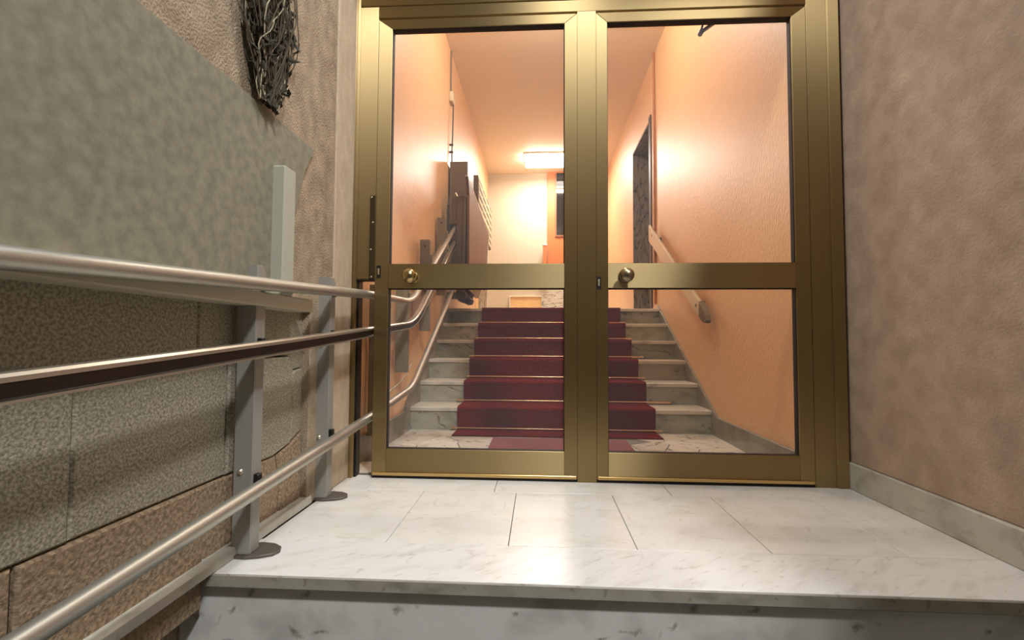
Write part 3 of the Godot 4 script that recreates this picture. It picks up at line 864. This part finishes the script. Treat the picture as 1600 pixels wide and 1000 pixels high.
func lift_rail() -> void:
	var o := thing("lift_rail", "steel rails of the stair lift running through the frame and up the stairs", "rail", V(0, 0, 0))
	var up := []
	for p in [P(1.9, 0.775), P(0.72, 0.845), P(-0.05, 0.893), P(-0.80, 0.915), P(-2.58, 1.907)]:
		up.append(V(TX, p.y, p.x))
	part("upper_tube", S().tube(bent(up, 0.16), 0.0205, 20), M.tube, o)
	var low := []
	for p in [P(1.9, 0.15), P(0.70, 0.232), P(-0.09, 0.285), P(-0.84, 0.352), P(-2.9, 1.50)]:
		low.append(V(TX, p.y, p.x))
	part("lower_tube", S().tube(bent(low, 0.14), 0.0215, 20), M.tube, o)
	var mid := []
	for p in [P(1.9, 0.57), P(0.72, 0.652), P(-0.05, 0.712), P(-0.86, 0.775), P(-2.9, 1.94)]:
		mid.append(V(TX, p.y, p.x))
	var mp := bent(mid, 0.2)
	var prof := [P(-0.016, -0.022), P(0.016, -0.022), P(0.018, -0.018), P(0.018, 0.006), P(-0.018, 0.006), P(-0.018, -0.018)]
	var rk := part("rack_rail", S().sweep(mp, prof, false), M.rack, o, "dark rail with a pale top")
	part("rail_cap", S().sweep(mp, [P(-0.019, 0.0065), P(0.019, 0.0065), P(0.019, 0.015), P(0.014, 0.0205), P(-0.014, 0.0205), P(-0.019, 0.015)], false), M.rack_top, rk)
	part("rail_lip", S().sweep(mp, [P(-0.019, -0.0275), P(0.019, -0.0275), P(0.019, -0.0225), P(-0.019, -0.0225)], false), M.rack_top, rk)
	# small bright cable under the lower tube
	part("cable", S().tube(bent([V(TX - 0.05, 0.36, -0.50), V(TX - 0.05, 0.40, -0.78), V(TX - 0.05, 0.50, -1.0)], 0.2), 0.005, 8), M.tube, o)
	# upright plates inside
	var plates := [[-0.79, 0.455, 1.10], [-1.40, 0.74, 1.462], [-2.02, 1.08, 1.80], [-2.60, 1.40, 2.035], [-0.30, 0.14, 0.975]]
	for q in plates:
		var u := part("upright", S().prism("xy", [P(-0.966, q[1]), P(-0.885, q[1]), P(-0.885, q[2] - 0.01), P(-0.893, q[2]), P(-0.966, q[2])], q[0] - 0.045, q[0], 0.002), M.bracket, o)
		part("clamp", S().box(V(-0.884, q[2] - 0.19, q[0] - 0.035), V(-0.868, q[2] - 0.12, q[0] - 0.01), 0.002), M.bracket, u)
		part("bolt", S().lathe(V(-0.925, q[2] - 0.05, q[0]), V(0, 0, 1), [P(0, 0.006), P(0.007, 0.005), P(0.009, 0.0)], 10), M.black, u)
	part("side_sheet", S().prism("zy", [P(-1.06, 0.80), P(-1.12, 1.02), P(-2.10, 1.60), P(-2.28, 1.60), P(-2.28, 1.40)], -0.93, -0.924, 0.001), M.lift_cover, o, "brownish sheet metal cover behind the rails")
	var far := [P(0.335, 0.93), P(0.86, 0.90)]
	var says = ["galvanised steel rail upright on a dark foot beside the door frame", "galvanised steel rail upright on a dark foot at the porch edge"]
	for i in 2:
		var z: float = far[i].x
		var p := thing("rail_post", says[i], "post", V(-0.936, 0.0, z), "steel uprights of the porch rails")
		var ch := S(1)
		ch.prism("zy", [P(-0.006, 0.012), P(0.0, 0.012), P(0.0, far[i].y), P(-0.006, far[i].y)], -0.024, 0.034, 0.001)
		ch.prism("zy", [P(-0.05, 0.012), P(-0.0062, 0.012), P(-0.0062, far[i].y), P(-0.03, far[i].y), P(-0.05, far[i].y - 0.02)], 0.0285, 0.034, 0.001)
		ch.prism("zy", [P(-0.05, 0.012), P(-0.0062, 0.012), P(-0.0062, far[i].y), P(-0.05, far[i].y)], -0.024, -0.0185, 0.001)
		part("channel", ch, M.galv, p)
		var base := []
		for q in [P(-0.034, -0.084), P(0.026, -0.096), P(0.066, -0.090), P(0.096, -0.070), P(0.107, -0.043), P(0.098, -0.017), P(0.066, 0.002), P(0.026, 0.012), P(-0.004, 0.010), P(-0.034, 0.004)]:
			base.append(q)
		part("foot_plate", S().prism("xz", base, 0.0012, 0.0105, 0.002), M.base_plate, p, "dark rounded steel foot")
		for y in [0.645, 0.26]:
			part("bolt", S().lathe(V(-0.002, y, 0.0005), V(0, 0, 1), [P(0, 0.008), P(0.004, 0.0075), P(0.0085, 0.004), P(0.010, 0.0)], 14), M.screw, p)
		for y in [far[i].y - 0.065, 0.69 - i * 0.035, 0.275 - i * 0.04]:
			part("bracket", S().box(V(0.0345, y - 0.016, -0.03), V(0.0505, y + 0.016, -0.008), 0.002), M.black, p)

func lift() -> void:
	var o := thing("stair_lift", "folded platform stair lift in taupe metal parked at the head of the stairs", "stair lift", V(-0.84, 1.0, -2.6))
	var a := V(0.84, -1.0, 2.6)   # parts below are given in room coordinates
	var h := func(s: Shape) -> Shape:
		for i in s.v.size():
			s.v[i] += a
		return s
	var car := S().prism("xy", [P(-0.836, 1.07), P(-0.752, 1.07), P(-0.742, 2.075), P(-0.75, 2.085), P(-0.83, 2.085), P(-0.836, 2.08)], -2.95, -2.30, 0.004)
	for q in [[1.07, 1.135], [1.222, 1.555], [1.655, 1.715], [1.805, 2.085]]:
		car.box(V(-0.935 + 0.03 * (q[0] - 1.07), q[0], -2.335), V(-0.8365, q[1], -2.30), 0.003)
	part("carriage", h.call(car), M.lift, o)
	part("carriage_seam", h.call(S().prism("xy", [P(-0.788, 1.07), P(-0.781, 1.07), P(-0.770, 2.085), P(-0.775, 2.087)], -2.31, -2.2985)), M.black, o)
	part("drive_box", h.call(S().box(V(-0.964, 2.05, -3.05), V(-0.775, 2.545, -2.60), 0.005)), M.lift, o, "taupe drive box standing above the carriage")
	var pn := part("platform", h.call(S().prism("zy", [P(-2.2, 2.243), P(-4.13, 2.10), P(-3.87, 1.67), P(-3.3, 1.26), P(-3.07, 1.145), P(-2.5, 1.12), P(-2.32, 1.3), P(-2.30, 2.09)], -0.735, -0.708, 0.004)), M.lift_panel, o, "folded pinkish brown platform plate")
	part("platform_edge", h.call(S().sweep([V(-0.7215, 2.249, -2.19), V(-0.7215, 2.106, -4.13)], [P(0.014, 0.004), P(-0.014, 0.004), P(-0.014, -0.004), P(0.014, -0.004)], false)), M.pale_metal, pn)
	part("drive_motor", h.call(S().lathe(V(-0.776, 1.10, -2.46), V(0, 0, 1), [P(0, 0.20), P(0.04, 0.20), P(0.05, 0.19), P(0.052, 0.10), P(0.06, 0.09), P(0.06, 0.0), P(0, 0)], 24)), M.motor, o, "dark drive motor under the carriage")
	part("drive_claw", h.call(S().prism("xy", [P(-0.80, 1.07), P(-0.755, 1.03), P(-0.71, 1.035), P(-0.695, 1.075), P(-0.72, 1.10), P(-0.69, 1.14), P(-0.735, 1.20), P(-0.80, 1.20)], -2.6, -2.36, 0.006)), M.motor, o)
	part("carriage_arm", h.call(S().prism("xy", [P(-0.93, 1.62), P(-0.90, 1.62), P(-0.90, 2.0), P(-0.93, 2.0)], -2.42, -2.29, 0.004)), M.black, o)
	part("handle", h.call(S().tube(bent([V(-0.84, 2.08, -2.45), V(-0.852, 2.12, -2.45), V(-0.875, 2.165, -2.46)], 0.03), 0.009, 12)), M.pale_metal, o, "pale upright handle")

# ---- other things in the hall
func hall_things() -> void:
	# ceiling light
	var l := thing("ceiling_light", "bright rectangular fluorescent ceiling light with an opal cover", "ceiling light", V(0.12, CEIL, -5.72))
	part("housing", S().box(V(-0.40, -0.03, -0.24), V(0.40, -0.0005, 0.24), 0.005), M.lamp_body, l)
	part("diffuser", S().box(V(-0.385, -0.105, -0.225), V(0.385, -0.0305, 0.225), 0.02), M.diffuser, l)
	var l2 := thing("ceiling_light", "added globe lamp out of view inside the glass doors, brightening the front hall", "ceiling light", V(0.12, CEIL, -1.6))  # added fitting, unseen from the camera, lifts the dim front walls
	part("housing", S().lathe(V(0, 0, 0), V(0, -1, 0), [P(0, 0.001), P(0.05, 0.001), P(0.05, 0.012), P(0.035, 0.02), P(0, 0.02)], 24), M.lamp_body, l2)
	var prof := []
	for i in 13:
		var t := PI * i / 12.0
		prof.append(P(sin(t) * 0.1, 0.122 - cos(t) * 0.1))
	part("globe", S().lathe(V(0, 0, 0), V(0, -1, 0), prof, 28), M.porch_diffuser, l2)
	# letter boxes on the left wall
	var mb := thing("letter_boxes", "bank of wall letter boxes with dark slots beyond the stair lift", "letter boxes", V(XL, 2.3, -5.3))
	part("case", S().box(V(0.001, 0.0, -0.95), V(0.085, 0.735, 0.90), 0.004), M.mail_side, mb)
	for r in 6:
		for c in 4:
			var y := 0.02 + r * 0.117
			var z := -0.93 + c * 0.455
			var d := part("letter_box_door", S().box(V(0.0855, y, z), V(0.096, y + 0.098, z + 0.44), 0.003), M.mail_face, mb)
			part("slot", S().box(V(0.0962, y + 0.06, z + 0.05), V(0.0985, y + 0.085, z + 0.39)), M.mail_slot, d)
	# cable with its box above the lift
	var cb := thing("wall_cable", "thin cable with a small box running down the wall to the stair lift", "cable", V(XL, 2.55, -2.68))
	part("conduit", S().tube([V(0.008, 1.239, 0.0), V(0.008, 0.76, 0.0)], 0.008, 10), M.cable, cb)
	part("junction_box", S().box(V(0.0005, 0.66, -0.07), V(0.04, 0.765, 0.06), 0.006), M.plastic, cb, "small cream junction box")
	part("cable", S().tube(bent([V(0.03, 0.67, -0.03), V(0.028, 0.3, -0.02), V(0.024, 0.12, 0.0), V(0.03, -0.004, 0.01)], 0.1), 0.007, 10), M.black, cb)
	for y in [0.12, 0.20]:
		part("cable_clip", S().box(V(0.0005, y, -0.015), V(0.04, y + 0.012, 0.02), 0.002), M.black, cb)
	# conduit on the right wall
	single("wall_conduit", S().tube([V(XR - 0.013, CEIL - 0.001, -2.82), V(XR - 0.013, 1.06, -2.82)], 0.0125, 12), M.conduit, "orange painted pipe running down the right wall from the ceiling", "pipe")
	# handrail
	var hr := thing("handrail", "flat pale handrail with a dark tongue shaped end on the right wall", "handrail", V(1.15, 0.8, -1.2))
	var a := V(-1.15, -0.8, 1.2)
	var top := P(-2.80, 1.905)
	var low := P(-1.235, 0.962)
	var dir := (low - top).normalized()
	var h := 0.105
	part("rail", shifted(S(2).prism("zy", [top, low, low + P(0.0, -h * 1.12), top + P(0.0, -h * 1.7)], 1.135, 1.158, 0.004), a), M.handrail, hr)
	var tongue := [low + P(0.001, 0.0)]
	for i in 9:
		var f := i / 8.0
		var w := sqrt(1.0 - f * f)
		tongue.append(low + dir * (0.02 + 0.15 * f) + P(0, -h * 1.12 * 0.5 + h * 1.12 * 0.5 * w))
	for i in 8:
		var f := 1.0 - (i + 1) / 8.0
		var w := sqrt(1.0 - f * f)
		tongue.append(low + dir * (0.02 + 0.15 * f) + P(0, -h * 1.12 * 0.5 - h * 1.12 * 0.5 * w))
	tongue.append(low + P(0.001, -h * 1.12))
	part("end_piece", shifted(S().prism("zy", tongue, 1.133, 1.172, 0.003), a), M.handrail_end, hr, "dark tongue shaped end piece")
	for q in [P(-2.66, 1.76), P(-1.30, 0.935)]:
		part("screw", shifted(S().lathe(V(1.135, q.y, q.x), V(-1, 0, 0), [P(0, 0.002), P(0.012, 0.002), P(0.013, 0.0)], 14), a), M.black, hr)
	for q in [P(-2.6, 1.70), P(-1.9, 1.30), P(-1.36, 0.955)]:
		part("bracket", shifted(S().box(V(1.158, q.y - 0.02, q.x - 0.02), V(XR - 0.0005, q.y + 0.02, q.x + 0.02), 0.004), a), M.handrail_end, hr)
	# low wooden cupboard against the back wall
	var cu := thing("cupboard", "low wooden cupboard front with a white edge at the end of the hall", "cupboard", V(-0.27, 1.0, -6.5))
	part("frame", S().prism("xy", [P(-0.30, 0.0), P(-0.30, 0.49), P(0.30, 0.49), P(0.30, 0.0), P(0.285, 0.0), P(0.285, 0.475), P(-0.285, 0.475), P(-0.285, 0.0)], 0.001, 0.06, 0.002), M.white_trim, cu)
	part("door", S(1).box(V(-0.284, 0.001, 0.001), V(0.284, 0.474, 0.04), 0.003), M.wood, cu)

func shifted(s: Shape, by: Vector3) -> Shape:
	for i in s.v.size():
		s.v[i] += by
	return s

func added_street_lamp() -> void:  # unseen lamp, added for frontal light on the porch riser and door
	var o := thing("added_street_lamp", "tall unseen street lamp with an opal globe, added to light the entrance from the front", "street lamp", V(2.6, -0.42, 5.4))
	part("pole", S().tube([V(0, 0, 0), V(0, 7.2, 0)], 0.05, 16), mat(C(60, 60, 58), 0.5, 0.4), o)
	part("base", S().lathe(V(0, 0, 0), V(0, 1, 0), [P(0.16, 0.0), P(0.16, 0.1), P(0.08, 0.3), P(0.051, 0.34)], 20), mat(C(60, 60, 58), 0.5, 0.4), o)
	var prof := []
	for i in 13:
		var a := PI * i / 12.0
		prof.append(P(sin(a) * 0.25, 7.4 + cos(a) * 0.25))
	var e := mat(C(255, 248, 236), 0.4)
	e.emission_enabled = true
	e.emission = C(255, 248, 238)
	e.emission_energy_multiplier = 4.0
	part("globe", S().lathe(V(0, 0, 0), V(0, 1, 0), prof, 24), e, o)
	omni("added_street_fill_light", V(2.6, 6.6, 5.4), 44.0, 0.3, C(250, 252, 255))

func omni(called: String, at: Vector3, energy: float, size: float, c: Color) -> void:
	var l := OmniLight3D.new()
	l.name = called
	l.position = at
	l.light_energy = energy
	l.light_color = c
	l.light_size = size
	l.omni_range = 60.0
	l.omni_attenuation = 2.0
	l.shadow_enabled = true
	add_child(l)
